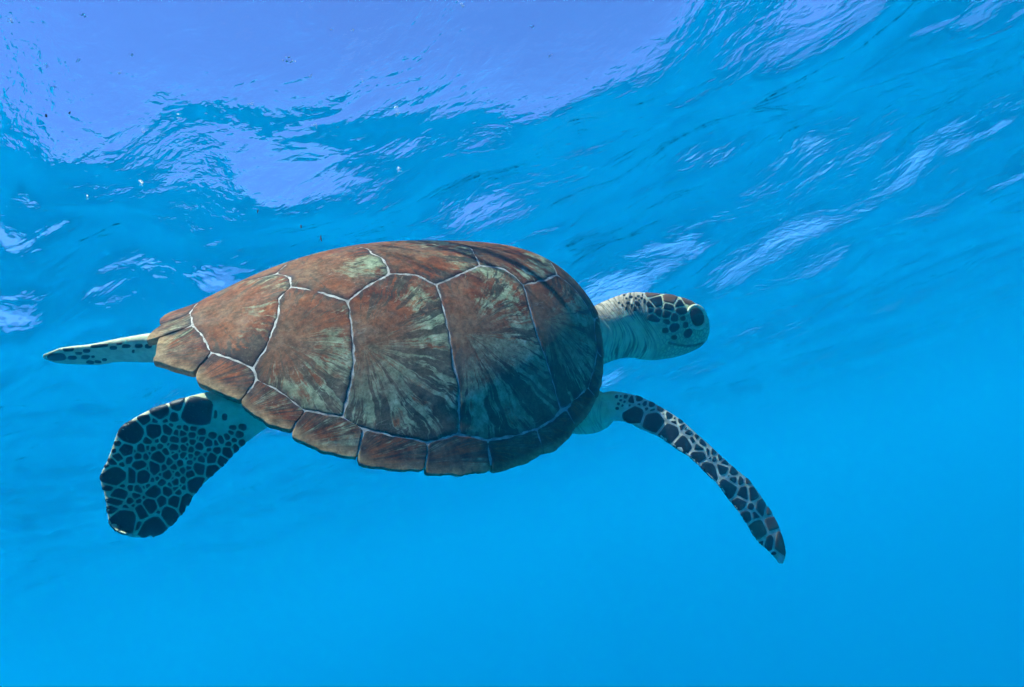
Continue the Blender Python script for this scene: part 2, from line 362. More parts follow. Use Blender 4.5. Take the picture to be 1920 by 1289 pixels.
GAP = .00055
def resample(poly, step):
    out = []
    n = len(poly)
    for i in range(n):
        a, b = poly[i], poly[(i+1) % n]; ln = np.linalg.norm(S(a)-S(b)); k = max(1, int(round(ln/step)))
        out += [a+(b-a)*t/k for t in range(k)]
    return np.array(out)
def make_scute(name, poly, kind):
    B = resample([np.asarray(p, float) for p in poly], .0035)
    area = .5*np.sum(B[:, 0]*np.roll(B[:, 1], -1)-np.roll(B[:, 0], -1)*B[:, 1])
    if area < 0: B = B[::-1]
    for _ in range(1): B = .5*B+.25*(np.roll(B, 1, 0)+np.roll(B, -1, 0))
    P3 = S(B); N3, Ja, Jb = SN(B)
    tang = np.roll(P3, -1, 0)-np.roll(P3, 1, 0); tang /= np.linalg.norm(tang, axis=1, keepdims=True)+1e-12
    inw = np.cross(N3, tang)
    jit = rng.normal(0, .0006, len(B)); jit = (jit+np.roll(jit, 1)+np.roll(jit, -1))/1.7
    for i in range(len(B)):
        J = np.stack([Ja[i], Jb[i]], 1)
        B[i] += np.linalg.lstsq(J, inw[i]*(GAP+jit[i]), rcond=.02)[0]
    c = B.mean(0); rings = [.1, .22, .34, .46, .57, .67, .76, .84, .90, .94, .97, .985, 1.0]
    n = len(B); pts = [c]; hh = [.0016]; fr_ = [0.]; size0 = np.linalg.norm(P3-P3.mean(0), axis=1).mean()
    for f in rings:
        for b in B: pts.append(c+f*(b-c)); hh.append(.0016-.0013*max(0., 1-(1-f)/.03)**2); fr_.append(f)
    pts = np.array(pts); hh = np.array(hh)
    V = S(pts); Nv = SN(pts)[0]
    V = V+Nv*hh[:, None]
    # skirt going under the rim
    thick = .007 if kind == 'M' else .004
    base = len(V)-n
    sk = V[base:]-Nv[base:]*thick
    V = np.concatenate([V, sk, [sk.mean(0)]]); N_ = len(V)-1
    faces = [(0, 1+j, 1+(j+1) % n) for j in range(n)]
    for i in range(len(rings)):
        for j in range(n):
            a = 1+i*n+j; b = 1+i*n+(j+1) % n; faces.append((a, a+n, b+n, b))
    faces += [(1+len(rings)*n+j, N_, 1+len(rings)*n+(j+1) % n) for j in range(n)]
    me = mesh(name, V, faces, M_SCUTE)
    # growth-centre coordinates for the radiating streaks
    Bm = S(B); cm = Bm.mean(0)
    xr = Bm[:, 0].min(); xf = Bm[:, 0].max()
    if kind == 'M': are = cm+np.array([-(xf-xr)*.75, 0, 0]); are[1] *= .97
    elif kind == 'V': are = cm+np.array([-(xf-xr)*.30, 0, 0])
    else:
        are = cm+np.array([-(xf-xr)*.28, 0, 0]); are[1] *= .93; are[2] += .012
    full = V
    d3 = full-are; 
    if kind == 'C':
        side = np.sign(cm[1]); e2 = np.array([0, .72*side, -.70]); e1 = np.array([1., 0, 0])
    else: e1 = np.array([1., 0, 0]); e2 = np.array([0, 1., 0])
    xx, yy = d3@e1, d3@e2; rr = np.hypot(xx, yy)+1e-6
    A = me.attributes.new("ray", 'FLOAT_VECTOR', 'POINT'); A.data.foreach_set("vector", (np.stack([xx/rr, yy/rr, 0*rr], 1)*(3.2 if kind == 'M' else .55 if kind == 'V' else 1.)).astype(np.float32).ravel())
    A = me.attributes.new("low", 'FLOAT', 'POINT'); A.data.foreach_set("value", np.full(len(V), 1. if kind == 'C' else 0., np.float32))
    scale = 1.0 if kind != 'M' else .35
    bias = -.54 if kind == 'M' else .02 if kind == 'V' and cm[0] > -.15 else -.05 if cm[0] < -.12 else .10
    A = me.attributes.new('bias', 'FLOAT', 'POINT'); A.data.foreach_set('value', np.full(len(V), bias, np.float32))
    frf = np.concatenate([fr_, np.ones(n+1)])
    size = np.linalg.norm(Bm-cm, axis=1).mean()
    edge = (1-frf)*size/.06
    pr = np.hypot(*pts.T)/rim_radius(pts); prf = np.concatenate([pr, pr[base:], [1]])
    tt_ = (prf-pr.min())/(pr.max()-pr.min()+1e-9)
    rimw = np.clip(.1+.9*(tt_-.5)/.5, .1, 1) if kind == 'M' else 0*prf
    A = me.attributes.new("grow", 'FLOAT_VECTOR', 'POINT'); A.data.foreach_set("vector", np.stack([rr*scale+(.09 if kind == 'M' else 0.), edge, rimw], 1).astype(np.float32).ravel())
    return link(name, me, carapace)
for k, p in centre.items(): make_scute("scute", p, 'V')
for k, p in near.items():
    nm = "marginal_scute" if k[0] == 'M' else "scute"
    make_scute(nm, p, k[0]); make_scute(nm, far[k], k[0])

# ------------------------------------------------------------------ body: neck, head, flippers and belly as one continuous skin
pieces = []                                    # (verts, faces, tag, s per vert, up per vert)
def loft(rings, tag, svals, ups):
    n = len(rings[0]); V = np.concatenate(rings); Fc = []
    for i in range(len(rings)-1):
        for j in range(n):
            a, b = i*n+j, i*n+(j+1) % n; Fc.append((a, b, b+n, a+n))
    Fc.append(tuple(range(n))[::-1]); Fc.append(tuple((len(rings)-1)*n+j for j in range(n)))
    pieces.append((V, Fc, tag, np.repeat(svals, n), np.concatenate(ups)))
def spline(keys, n):
    keys = np.array(keys, float); t = np.linspace(0, len(keys)-1, n); out = []
    for x in t:
        i = min(int(x), len(keys)-2); f = x-i
        p0, p1, p2, p3 = keys[max(i-1, 0)], keys[i], keys[i+1], keys[min(i+2, len(keys)-1)]
        out.append(.5*((2*p1)+(-p0+p2)*f+(2*p0-5*p1+4*p2-p3)*f*f+(-p0+3*p1-3*p2+p3)*f**3))
    return np.array(out)
VIEW = RT[2]; CRT = RT[0]; CUP = RT[1]          # camera axes in turtle coordinates
def flipper(tag, keys, n=44, m=26):
    """keys: edge pixel A, edge pixel B, depth A, depth B, thickness"""
    K = spline(keys, n); rings = []; ups = []
    for k in K:
        A = unp(k[0], k[1], k[4]); B = unp(k[2], k[3], k[5]); c = (A+B)/2; e = (A-B)/2
        nxt = K[min(len(K)-1, list(map(id, K)).index(id(k))+1)] if False else None
        rings.append((A, B, k[6])); 
    out = []
    for i, (A, B, th) in enumerate(rings):
        c = (A+B)/2; e = (A-B)/2
        a2, b2 = rings[min(i+1, n-1)], rings[max(i-1, 0)]
        ax = (a2[0]+a2[1]-b2[0]-b2[1]); nn = np.cross(e, ax); nn /= np.linalg.norm(nn)+1e-12
        if nn @ VIEW < 0: nn = -nn
        t = np.arange(m)*2*math.pi/m
        w = np.cos(t); hgt = np.sign(np.sin(t))*np.abs(np.sin(t))**.8*(.65+.35*np.cos(t)*.6)
        out.append(c+e*w[:, None]+nn*(th*hgt)[:, None]); ups.append(np.sin(t))
    loft(out, tag, np.linspace(0, 1, n), ups)
# depths of the attachments
dSH = float(depth_of(S(np.array([.80, -.62])))); dHR = float(depth_of(S(np.array([-.70, -.55])))); dHL = float(depth_of(S(np.array([-.80, .45]))))
dNK = float(depth_of(S(np.array([.98, 0.]))))
fr_keys = [((1085, 735), (1045, 805), 0, 0, .030), ((1122, 738), (1092, 806), 0, 0, .026), ((1148, 735), (1130, 792), .01, -.01, .022), ((1178, 741), (1168, 790), .015, -.015, .018),
 ((1204, 749), (1200, 804), .025, -.025, .015), ((1237, 766), (1237, 820), .035, -.03, .013), ((1272, 788), (1263, 838), .04, -.035, .012), ((1305, 816), (1293, 857), .045, -.035, .0105),
 ((1340, 847), (1319, 882), .045, -.035, .0095), ((1372, 876), (1348, 911), .045, -.035, .0085), ((1405, 903), (1366, 938), .042, -.03, .0075), ((1431, 939), (1387, 964), .035, -.03, .0068),
 ((1452, 971), (1407, 997), .03, -.025, .006), ((1464, 998), (1420, 1017), .02, -.02, .0055), ((1471, 1027), (1443, 1037), .012, -.01, .005), ((1472, 1046), (1456, 1052), .006, -.004, .0045), ((1468, 1058), (1461, 1060), 0, 0, .003)]
keys = []
for i, (A, B, da, db, th) in enumerate(fr_keys):
    s_ = i/(len(fr_keys)-1); dd = dSH+.015-.05*s_
    keys.append([*A, *B, dd+da, dd+db, th])
flipper("front", keys, 60)
hr = [((470, 742), (535, 792), .026), ((438, 737), (520, 792), .024), ((402, 737), (497, 804), .021), ((368, 743), (466, 827), .018), ((330, 753), (441, 850), .015), ((286, 767), (418, 876), .013),
 ((251, 784), (399, 893), .011), ((222, 806), (382, 909), .010), ((210, 836), (367, 928), .009), ((197, 870), (356, 946), .008), ((186, 892), (347, 961), .0075), ((193, 923), (337, 975), .007),
 ((199, 952), (323, 988), .0065), ((202, 978), (302, 1003), .006), ((215, 993), (284, 1010), .005), ((238, 1001), (263, 1014), .004)]
keys = []
for i, (A, B, th) in enumerate(hr):
    s_ = i/(len(hr)-1); dd = dHR+.02-.03*s_
    keys.append([*A, *B, dd-.035*min(1, s_*4), dd+.045*min(1, s_*4), th])
flipper("hind", keys, 56)
hl = [((345, 628), (345, 682), .02), ((302, 629), (302, 679), .017), ((279, 628), (275, 679), .015), ((253, 632), (247, 678), .013), ((214, 639), (216, 679), .011), ((172, 647), (187, 684), .009),
 ((135, 651), (135, 683), .008), ((111, 654), (107, 681), .006), ((97, 660), (94, 677), .005), ((79, 668), (82, 672), .004)]
keys = []
for i, (A, B, th) in enumerate(hl):
    s_ = i/(len(hl)-1); dd = dHL+.03+.05*s_
    keys.append([*A, *B, dd-.02, dd+.03, th])
flipper("hind_far", keys, 40)
# far front flipper, stretched out on the hidden side
base = S(np.array([.70, .55])); out = []; ups = []
for i in range(40):
    s_ = i/39; c = base*[.9, .8, .3]+np.array([.02-.06*s_-.10*s_**2, .30*s_, .0-.05*s_**2])
    wd = .055*(1-s_**3)*(.75+.5*math.sin(math.pi*min(1, s_*1.2)))+.003; th = .024*(1-s_)+.005; t = np.arange(26)*2*math.pi/26
    out.append(c+np.outer(np.cos(t)*wd, [.95, .2, 0])+np.outer(np.sin(t)*th, [0, .1, 1])); ups.append(np.sin(t))
loft(out, "front_far", np.linspace(0, 1, 40), ups)
# neck and head: top / bottom pixel, half width, depth offset
hk = [((1060, 590), (1062, 690), .060, -.06), ((1098, 584), (1104, 690), .056, -.03), ((1120, 571), (1134, 682), .052, 0), ((1142, 561), (1156, 674), .048, .012), ((1166, 552), (1179, 671), .046, .022), ((1188, 548), (1200, 674), .045, .032),
 ((1208, 549), (1220, 676), .044, .040), ((1230, 551), (1241, 674), .043, .048), ((1250, 552), (1262, 671), .041, .055), ((1270, 556), (1282, 665), .038, .062), ((1290, 563), (1299, 658), .034, .068),
 ((1306, 571), (1312, 651), .029, .073), ((1317, 581), (1320, 643), .023, .077), ((1324, 593), (1325, 635), .015, .080), ((1328, 606), (1328, 624), .006, .082)]
K = spline([[*a, *b, w, dd] for a, b, w, dd in hk], 64); out = []; ups = []
for k in K:
    dd = dNK+.005+k[5]; T_ = unp(k[0], k[1], dd); B_ = unp(k[2], k[3], dd); c = (T_+B_)/2; e = (T_-B_)/2
    t = np.arange(36)*2*math.pi/36; wv = -VIEW*.96+CRT*-.10
    sh = np.abs(np.cos(t))**.9*np.sign(np.cos(t))
    out.append(c+np.outer(np.sin(t), e)+np.outer(sh*k[4], wv)); ups.append(np.sin(t))
loft(out, "head", np.linspace(0, 1, 64), ups)
HEADC = out
# belly lens under the shell
P, Fc = disc_grid(20, 72, .93)
top = S(P)-SN(P)[0]*.010; rr = np.hypot(*P.T)
bot = S(P*.98).copy(); rimz = S(P/np.maximum(rr, 1e-6)[:, None]*.93)[:, 2]-.012
bot[:, 2] = rimz-.085*(1-(rr/.93)**1.5)
nb = len(top); ring = [1+19*72+j for j in range(72)]
faces = list(Fc)+[tuple(i+nb for i in reversed(f)) for f in Fc]+[(ring[j], ring[j]+nb, ring[(j+1) % 72]+nb, ring[(j+1) % 72]) for j in range(72)]
pieces.append((np.concatenate([top, bot]), faces, "belly", np.zeros(2*nb), np.concatenate([np.ones(nb), -np.ones(nb)])))
# shoulder webs: ellipsoids blending limbs and neck into the trunk
def blob(c, ax, tag):
    bm = bmesh.new(); bmesh.ops.create_icosphere(bm, subdivisions=4, radius=1)
    V = np.array([v.co[:] for v in bm.verts]); Fc = [tuple(v.index for v in f.verts) for f in bm.faces]; bm.free()
    pieces.append((np.asarray(c)+V@np.array(ax), Fc, tag, np.zeros(len(V)), V@np.array(ax)[:, 2]*0))
sh = unp(1085, 768, dSH+.03); blob(sh, [CRT*.060+CUP*-.004, CUP*.040, VIEW*.05], "shoulder")
blob(unp(1085, 640, dNK-.06), [CRT*.06, CUP*.048, VIEW*.06], "shoulder")

bm = bmesh.new()
for V, Fc, *_ in pieces:
    vs = [bm.verts.new(tuple(map(float, v))) for v in V]
    fs = []
    for f in Fc:
        try: fs.append(bm.faces.new([vs[i] for i in f]))
        except ValueError: pass
    bmesh.ops.recalc_face_normals(bm, faces=fs)
tmp = bpy.data.meshes.new("tmp"); bm.to_mesh(tmp); bm.free()
to = bpy.data.objects.new("tmp", tmp); COL.objects.link(to)
rm = to.modifiers.new("r", 'REMESH'); rm.mode = 'VOXEL'; rm.voxel_size = .0024; rm.use_smooth_shade = True
sm = to.modifiers.new("s", 'SMOOTH'); sm.factor = .5; sm.iterations = 6
dg = bpy.context.evaluated_depsgraph_get(); bme = bpy.data.meshes.new_from_object(to.evaluated_get(dg)); bme.name = "body"
bpy.data.objects.remove(to); bpy.data.meshes.remove(tmp)
kd = kdtree.KDTree(sum(len(p[0]) for p in pieces)); info = []; i = 0
for V, Fc, tag, s_, up_ in pieces:
    for v, a, b in zip(V, s_, up_): kd.insert(tuple(v), i); info.append((tag, a, b)); i += 1
kd.balance()
nv = len(bme.vertices); vco = np.empty(nv*3, np.float32); bme.vertices.foreach_get("co", vco); vco = vco.reshape(-1, 3).astype(float)
vno = np.empty(nv*3, np.float32); bme.vertices.foreach_get("normal", vno); vno = vno.reshape(-1, 3)
vpx = proj(vco)
near_id = [kd.find(tuple(v))[1] for v in vco]
# neck folds: crowded wrinkles across the neck, fading into the head
uu = np.zeros(nv); neck = np.zeros(nv); headw = np.zeros(nv); limb = np.zeros(nv); upv = np.zeros(nv); shoulder = np.zeros(nv)
for j, idx in enumerate(near_id):
    tag, s_, up_ = info[idx]; upv[j] = up_
    if tag == "head":
        neck[j] = np.clip((.50-s_)/.12, 0, 1) if True else 0; headw[j] = np.clip((s_-.40)/.1, 0, 1)
    elif tag in ("front", "front_far"): limb[j] = np.clip((s_-.12)/.08, 0, 1); shoulder[j] = 1-limb[j]
    elif tag in ("hind", "hind_far"): limb[j] = np.clip((s_-.08)/.08, 0, 1)
    elif tag == "shoulder": shoulder[j] = 1; neck[j] = .6
    else: shoulder[j] = .7
px, py = vpx[:, 0], vpx[:, 1]
hx = vco@CRT; hy = vco@CUP; hz = vco@VIEW
along = hx*1.0 + .30*hy + .010*np.sin(hy*60+hx*20)
wr1 = np.sin(along*2*math.pi/.0085 + 1.5*np.sin(hy*95+hx*40)+1.3*np.sin(hz*70)); wr2 = np.sin(along*2*math.pi/.0053+2*np.sin(hy*130))
disp = neck*(.0004*wr1+.0003*wr2)*(.5+.5*np.sin(hy*50+hx*90))
# mouth line and jaw
mouth = np.array([(1254, 643), (1272, 648), (1290, 649.5), (1305, 648), (1318, 644)], float)
md = np.full(nv, 99.)
for a, b in zip(mouth[:-1], mouth[1:]):
    ab = b-a; t = np.clip(((vpx-a)@ab)/(ab@ab), 0, 1); md = np.minimum(md, np.hypot(*(vpx-(a+t[:, None]*ab)).T))
mw = np.clip(1.5-md/2.2, 0, 1)*headw
disp -= mw*.0012
vco2 = vco+vno*disp[:, None]
bme.vertices.foreach_set("co", vco2.astype(np.float32).ravel()); bme.update()
for nm, arr in (("neck", neck), ("headw", headw), ("limb", limb), ("up", upv), ("mouth", mw), ("fold", .5+.5*wr1), ("fore", np.clip((hx-hx.min())/(hx.max()-hx.min()), 0, 1))):
    A = bme.attributes.new(nm, 'FLOAT', 'POINT'); A.data.foreach_set("value", arr.astype(np.float32))
A = bme.attributes.new("nkc", 'FLOAT_VECTOR', 'POINT'); A.data.foreach_set("vector", np.stack([along, hy, hz], 1).astype(np.float32).ravel())
bme.polygons.foreach_set("use_smooth", [True]*len(bme.polygons))
m = NT("turtle_skin"); ob = m.obj()
A = lambda n: m.attr(n).outputs["Fac"]
cream = m.ramp(m.noise(ob, 40, 4, .6), [(.3, (.50, .56, .32)), (.7, (.72, .73, .50))])
grey = m.ramp(m.noise(ob, 55, 5, .65), [(.3, (.32, .27, .22)), (.7, (.56, .48, .40))])
topn = m.math('MULTIPLY', A("neck"), m.ramp(m.math('ADD', A("up"), m.math('MULTIPLY', m.math('SUBTRACT', m.noise(ob, 60, 3), .5), 1.2)), [(.05, 0.), (.55, 1.)]))
c = m.mix(topn, cream, grey)
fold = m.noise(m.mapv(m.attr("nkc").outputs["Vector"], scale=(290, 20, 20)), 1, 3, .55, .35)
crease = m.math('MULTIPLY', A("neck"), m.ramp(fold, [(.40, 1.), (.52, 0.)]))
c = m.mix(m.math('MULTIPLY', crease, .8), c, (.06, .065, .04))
vor = m.n("TexVoronoi", feature='DISTANCE_TO_EDGE'); m.set(vor, Vector=ob, Scale=120.)
pebb = m.ramp(vor.outputs["Distance"], [(.0, 0.), (.22, 1.)])
c = m.mix(m.math('MULTIPLY', m.math('SUBTRACT', 1., pebb), m.math('MULTIPLY', A("headw"), .65)), c, (.10, .11, .06))
lim = m.mix(m.ramp(m.noise(ob, 90, 3), [(.4, 0.), (.62, .55)]), m.mix(m.ramp(A('fore'), [(.45, 0.), (.6, 1.)]), (.60, .62, .42), (.66, .63, .54)), (.34, .36, .22))
c = m.mix(A("limb"), c, lim)
c = m.mix(m.math('MULTIPLY', A("mouth"), .9), c, (.03, .04, .025))
h = m.math('ADD', m.math('MULTIPLY', pebb, .5), m.math('MULTIPLY', m.noise(ob, 200, 4, .6), .8))
h = m.math('ADD', h, m.math('MULTIPLY', m.math('MULTIPLY', fold, A('neck')), 4.))
m.bsdf(c, .55, .22, m.bump(h, .5, .0013)); bme.materials.clear(); bme.materials.append(m.m)
body = link("body", bme, turtle, label="pale wrinkled skin of head, neck and flippers")

# ------------------------------------------------------------------ horny scales on flippers, head and neck
bvh = BVHTree.FromPolygons([tuple(v) for v in vco2], [tuple(p.vertices) for p in bme.polygons])
def hit(px_, py_):
    d = unp(px_, py_, 1.)-CAML; d /= np.linalg.norm(d)
    r = bvh.ray_cast(Vector(CAML), Vector(d), 5)
    return (np.array(r[0]), np.array(r[1])) if r[0] is not None else None
def scale_material(name, dark, mid_, pale):
    m = NT(name); ob = m.obj(); e = m.attr("rim").outputs["Fac"]
    e2 = m.math('ADD', e, m.math('MULTIPLY', m.math('SUBTRACT', m.noise(ob, 120, 4, .6), .5), .22))
    c = m.ramp(e2, [(.55, dark), (.86, mid_), (1., pale)])
    c = m.mix(m.ramp(m.noise(ob, 330, 3), [(.6, 0.), (.75, .35)]), c, (.20, .19, .17))
    m.bsdf(c, .5, .25, m.bump(m.noise(ob, 220, 4, .6), .4, .0008)); return m.m
M_DARK = scale_material("scale_dark", (.008, .012, .019), (.022, .032, .038), (.22, .23, .18))
M_BROWN = scale_material("scale_brown", (.12, .062, .036), (.075, .042, .030), (.34, .29, .22))
M_SPOT = scale_material("scale_spot", (.020, .020, .022), (.06, .058, .045), (.30, .28, .20))
def cell(i, seeds, gap):
    x, y, rx, ry, an = seeds[i][:5]; ca, sa = math.cos(an), math.sin(an)
    def sup(s, dx, dy):
        c_, s_ = math.cos(s[4]), math.sin(s[4]); u, v = dx*c_+dy*s_, -dx*s_+dy*c_
        return 1/math.sqrt((u/s[2])**2+(v/s[3])**2)
    poly = []
    for k in range(20):
        t = 2*math.pi*k/20; cx_, sx_ = math.cos(t), math.sin(t); pw = .72
        u = math.copysign(abs(cx_)**pw, cx_)*rx*1.5; v = math.copysign(abs(sx_)**pw, sx_)*ry*1.5
        poly.append((x+u*ca-v*sa, y+u*sa+v*ca))
    for j, s in enumerate(seeds):
        if j == i: continue
        dx, dy = s[0]-x, s[1]-y; dist = math.hypot(dx, dy)
        if dist > rx+ry+s[2]+s[3] or dist < 1e-6: continue
        dx /= dist; dy /= dist; a = sup(seeds[i], dx, dy); b = sup(s, dx, dy); lim_ = dist*a/(a+b)-gap/2
        new = []
        for k in range(len(poly)):
            p, q = poly[k], poly[(k+1) % len(poly)]
            dp = (p[0]-x)*dx+(p[1]-y)*dy-lim_; dq = (q[0]-x)*dx+(q[1]-y)*dy-lim_
            if dp <= 0: new.append(p)
            if dp*dq < 0: f = dp/(dp-dq); new.append((p[0]+f*(q[0]-p[0]), p[1]+f*(q[1]-p[1])))
        poly = new
        if len(poly) < 3: return None
    return poly
def smooth_poly(poly, n):
    P = np.array(poly); d = np.linalg.norm(np.roll(P, -1, 0)-P, axis=1); tot = d.sum(); cum = np.concatenate([[0], np.cumsum(d)])
    Q = np.array([P[i]+(P[(i+1) % len(P)]-P[i])*((s-cum[i])/max(d[i], 1e-9)) for s in np.linspace(0, tot, n, endpoint=False) for i in [min(np.searchsorted(cum, s, 'right')-1, len(P)-1)]])
    Q = .84*Q+.08*(np.roll(Q, 1, 0)+np.roll(Q, -1, 0))
    return Q
nscale = 0
def make_scales(seeds, gap, hmm=.0009, name="scale", minpx=1.2):
    global nscale
    for i, s in enumerate(seeds):
        poly = cell(i, seeds, gap)
        if poly is None: print('no cell', s[:2]); continue
        n = 22 if s[2]*s[3] > 60 else 14
        Q = smooth_poly(poly, n)
        cpx = Q.mean(0); rings = [(1.0, -.0008, 1.0), (.97, hmm*.55, .92), (.84, hmm, .62), (.5, hmm*1.15, .2)]
        ch = hit(*cpx)
        if ch is None: cpx = np.array(s[:2]); ch = hit(*cpx)
        if ch is None: print('lost scale', s[:2]); continue
        V = []; E_ = []; cd = depth_of(ch[0])
        for f, h_, e_ in rings:
            for p in Q:
                g = f
                for _ in range(12):
                    q = cpx+(p-cpx)*g; r = hit(*q)
                    if r is not None and abs(depth_of(r[0])-cd) < .05: break
                    g *= .94
                else: r = ch
                V.append(r[0]+r[1]*h_); E_.append(e_)
        V.append(ch[0]+ch[1]*hmm*1.2); E_.append(0.)
        F_ = []
        for k in range(3):
            for j in range(n): F_.append((k*n+j, k*n+(j+1) % n, (k+1)*n+(j+1) % n, (k+1)*n+j))
        F_ += [(3*n+j, 3*n+(j+1) % n, 4*n) for j in range(n)]
        me = mesh(name, V, F_, s[5])
        nn = np.zeros(3)
        me.update()
        if np.array(me.polygons[-1].normal)@ch[1] < 0: me.flip_normals()
        A_ = me.attributes.new("rim", 'FLOAT', 'POINT'); A_.data.foreach_set("value", np.array(E_, np.float32))
        link(name, me, body); nscale += 1
def seeds_from(lst, sc, ox, oy, default=M_DARK):
    out = []
    for s in lst:
        x, y, rx = s[:3]; ry = s[3] if len(s) > 3 else rx; an = s[4] if len(s) > 4 else 0; mt = s[5] if len(s) > 5 else default
        out.append((ox+x*sc, oy+y*sc, rx*sc, ry*sc, math.radians(an), mt))
    return out
Bq, Sq = M_BROWN, M_SPOT
HIND = [(808, 280, 108, 74, 10), (680, 230, 58, 32, -20), (548, 285, 78, 36, -8), (650, 318, 30, 26), (435, 342, 48, 26, -12), (335, 435, 104, 62, -8), (497, 425, 56, 50), (600, 412, 34, 30, 40), (505, 350, 18, 15), (585, 350, 17, 11),
 (450, 493, 28, 22), (300, 560, 68, 34, 5), (405, 550, 30, 27), (248, 515, 28, 15), (235, 615, 48, 23, 10), (200, 653, 34, 21, 10), (320, 635, 28, 20, -20), (262, 667, 19, 15), (165, 683, 18, 11), (217, 570, 15, 13),
 (385, 608, 27, 21), (442, 612, 21, 19), (575, 480, 24, 23), (525, 492, 12, 12), (455, 545, 13, 13), (495, 555, 17, 13), (548, 535, 17, 15), (588, 573, 23, 19), (640, 543, 33, 27), (535, 622, 48, 36), (395, 675, 54, 30), (650, 485, 27, 23),
 (205, 750, 106, 58), (338, 750, 30, 46), (427, 755, 46, 50, -15), (505, 692, 41, 44), (613, 648, 21, 23), (655, 607, 19, 19), (718, 600, 19, 19), (720, 547, 21, 19), (693, 660, 17, 19), (645, 690, 18, 19), (572, 690, 18, 21), (712, 712, 16, 19), (600, 742, 38, 25, -15), (673, 742, 19, 17),
 (770, 608, 15, 15), (768, 655, 19, 15), (762, 692, 17, 13), (775, 560, 17, 17), (775, 738, 29, 25), (833, 700, 40, 44, -30), (852, 632, 23, 23), (820, 585, 17, 15), (833, 535, 23, 23), (785, 500, 21, 17), (725, 487, 21, 17), (665, 437, 17, 17), (712, 440, 21, 17), (785, 455, 23, 19, 30), (850, 480, 23, 17),
 (850, 432, 23, 21), (790, 405, 21, 15), (733, 402, 21, 17), (900, 510, 27, 23, 20), (932, 457, 23, 19), (957, 507, 15, 17), (990, 487, 23, 23), (1035, 465, 19, 17), (965, 570, 23, 21), (925, 625, 33, 40, -25), (905, 560, 13, 13), (1000, 650, 34, 44, -20), (935, 715, 52, 52), (1040, 580, 33, 33),
 (1098, 555, 20, 28, 0, Sq), (1047, 520, 18, 14, 0, Sq), (1090, 490, 16, 12, 0, Sq), (1145, 510, 18, 20, 0, Sq), (1127, 447, 24, 20, 0, Sq), (1150, 395, 22, 18, 0, Sq), (1080, 400, 20, 14, 0, Sq), (1068, 433, 18, 12, 0, Sq), (950, 300, 12, 22, 0, Sq), (1020, 320, 14, 18, 0, Sq),
 (655, 793, 25, 27), (713, 788, 19, 23), (560, 803, 29, 21, -15), (617, 818, 17, 13), (660, 845, 17, 13), (720, 835, 17, 17), (818, 830, 66, 70, -20), (733, 965, 48, 92, 25), (655, 945, 37, 44), (680, 870, 17, 23), (595, 865, 29, 36, -20), (497, 875, 60, 34, -20), (555, 940, 29, 40, 20), (475, 970, 52, 48), (410, 1015, 39, 47, -20),
 (618, 1040, 60, 66), (268, 1080, 116, 76, -15), (470, 1150, 134, 70, -30), (392, 1110, 48, 17, -35), (530, 1018, 19, 11), (182, 842, 42, 15), (240, 888, 82, 31), (330, 838, 19, 19), (385, 848, 29, 23), (370, 897, 29, 17), (450, 825, 17, 13), (262, 826, 20, 9), (225, 945, 60, 25), (325, 938, 27, 19), (390, 940, 19, 15), (285, 980, 32, 11, -10),
 (205, 1000, 47, 21), (490, 778, 15, 13), (525, 770, 15, 13), (428, 832, 12, 10), (625, 380, 14, 10), (690, 395, 16, 10), (745, 520, 10, 9), (800, 630, 11, 10), (880, 600, 12, 12), (640, 580, 9, 9), (610, 520, 9, 9), (470, 590, 9, 9), (360, 570, 10, 9), (455, 700, 10, 9), (545, 740, 12, 9), (640, 720, 10, 8), (740, 620, 8, 8), (690, 570, 9, 8), (820, 470, 9, 9), (700, 820, 8, 9), (640, 770, 9, 8), (430, 910, 12, 9), (345, 970, 16, 9)]
make_scales(seeds_from(HIND, .2561, 160, 700), 2.9)
FRONT = [(445, 258, 58, 43), (570, 300, 70, 52, 20), (665, 372, 60, 50, 25), (757, 455, 56, 54, 30), (848, 522, 50, 38, 35), (918, 628, 78, 34, 50), (1040, 725, 80, 34, 55), (1108, 825, 48, 30, 60), (1155, 912, 43, 24, 62), (1225, 1000, 68, 37, 65, Bq), (1295, 1085, 58, 28, 65), (1358, 1095, 115, 30, 72, Bq), (1312, 962, 58, 27, 58, Bq),
 (425, 172, 17, 21), (464, 163, 32, 17, 15), (503, 197, 17, 13), (548, 203, 21, 13, 20), (515, 230, 13, 11), (470, 200, 11, 9), (557, 235, 17, 10), (600, 235, 27, 13, 30), (385, 150, 11, 9), (415, 205, 9, 7), (655, 275, 30, 15, 30), (690, 312, 23, 13, 25), (727, 308, 17, 11, 20), (743, 345, 21, 15), (782, 382, 23, 15, 30), (805, 425, 23, 19, 40),
 (850, 480, 36, 21, 35), (830, 408, 15, 11, 30), (870, 450, 27, 13, 50), (902, 500, 25, 11, 50), (940, 505, 23, 11, 45), (948, 547, 17, 15), (978, 540, 23, 11, 50), (1000, 607, 44, 27, 45), (1010, 573, 23, 13, 45), (1062, 630, 33, 19, 50), (1068, 680, 34, 17, 50), (1115, 690, 33, 15, 52), (1135, 770, 62, 29, 58), (1185, 765, 52, 23, 60), (1180, 852, 35, 15, 55), (1205, 903, 35, 15, 55), (1250, 862, 62, 27, 60),
 (330, 150, 11, 8), (352, 172, 9, 7), (340, 195, 8, 7), (365, 205, 8, 7), (375, 185, 8, 7), (350, 150, 8, 7), (330, 225, 8, 7), (1160, 690, 45, 12, 55, Bq), (1290, 872, 52, 14, 60, Bq), (1250, 1075, 15, 14), (1325, 1140, 13, 11), (760, 355, 10, 9), (690, 292, 9, 7), (620, 262, 9, 7), (920, 540, 9, 8), (1040, 655, 9, 8)]
make_scales(seeds_from(FRONT, .2947, 1060, 700), 3.6)
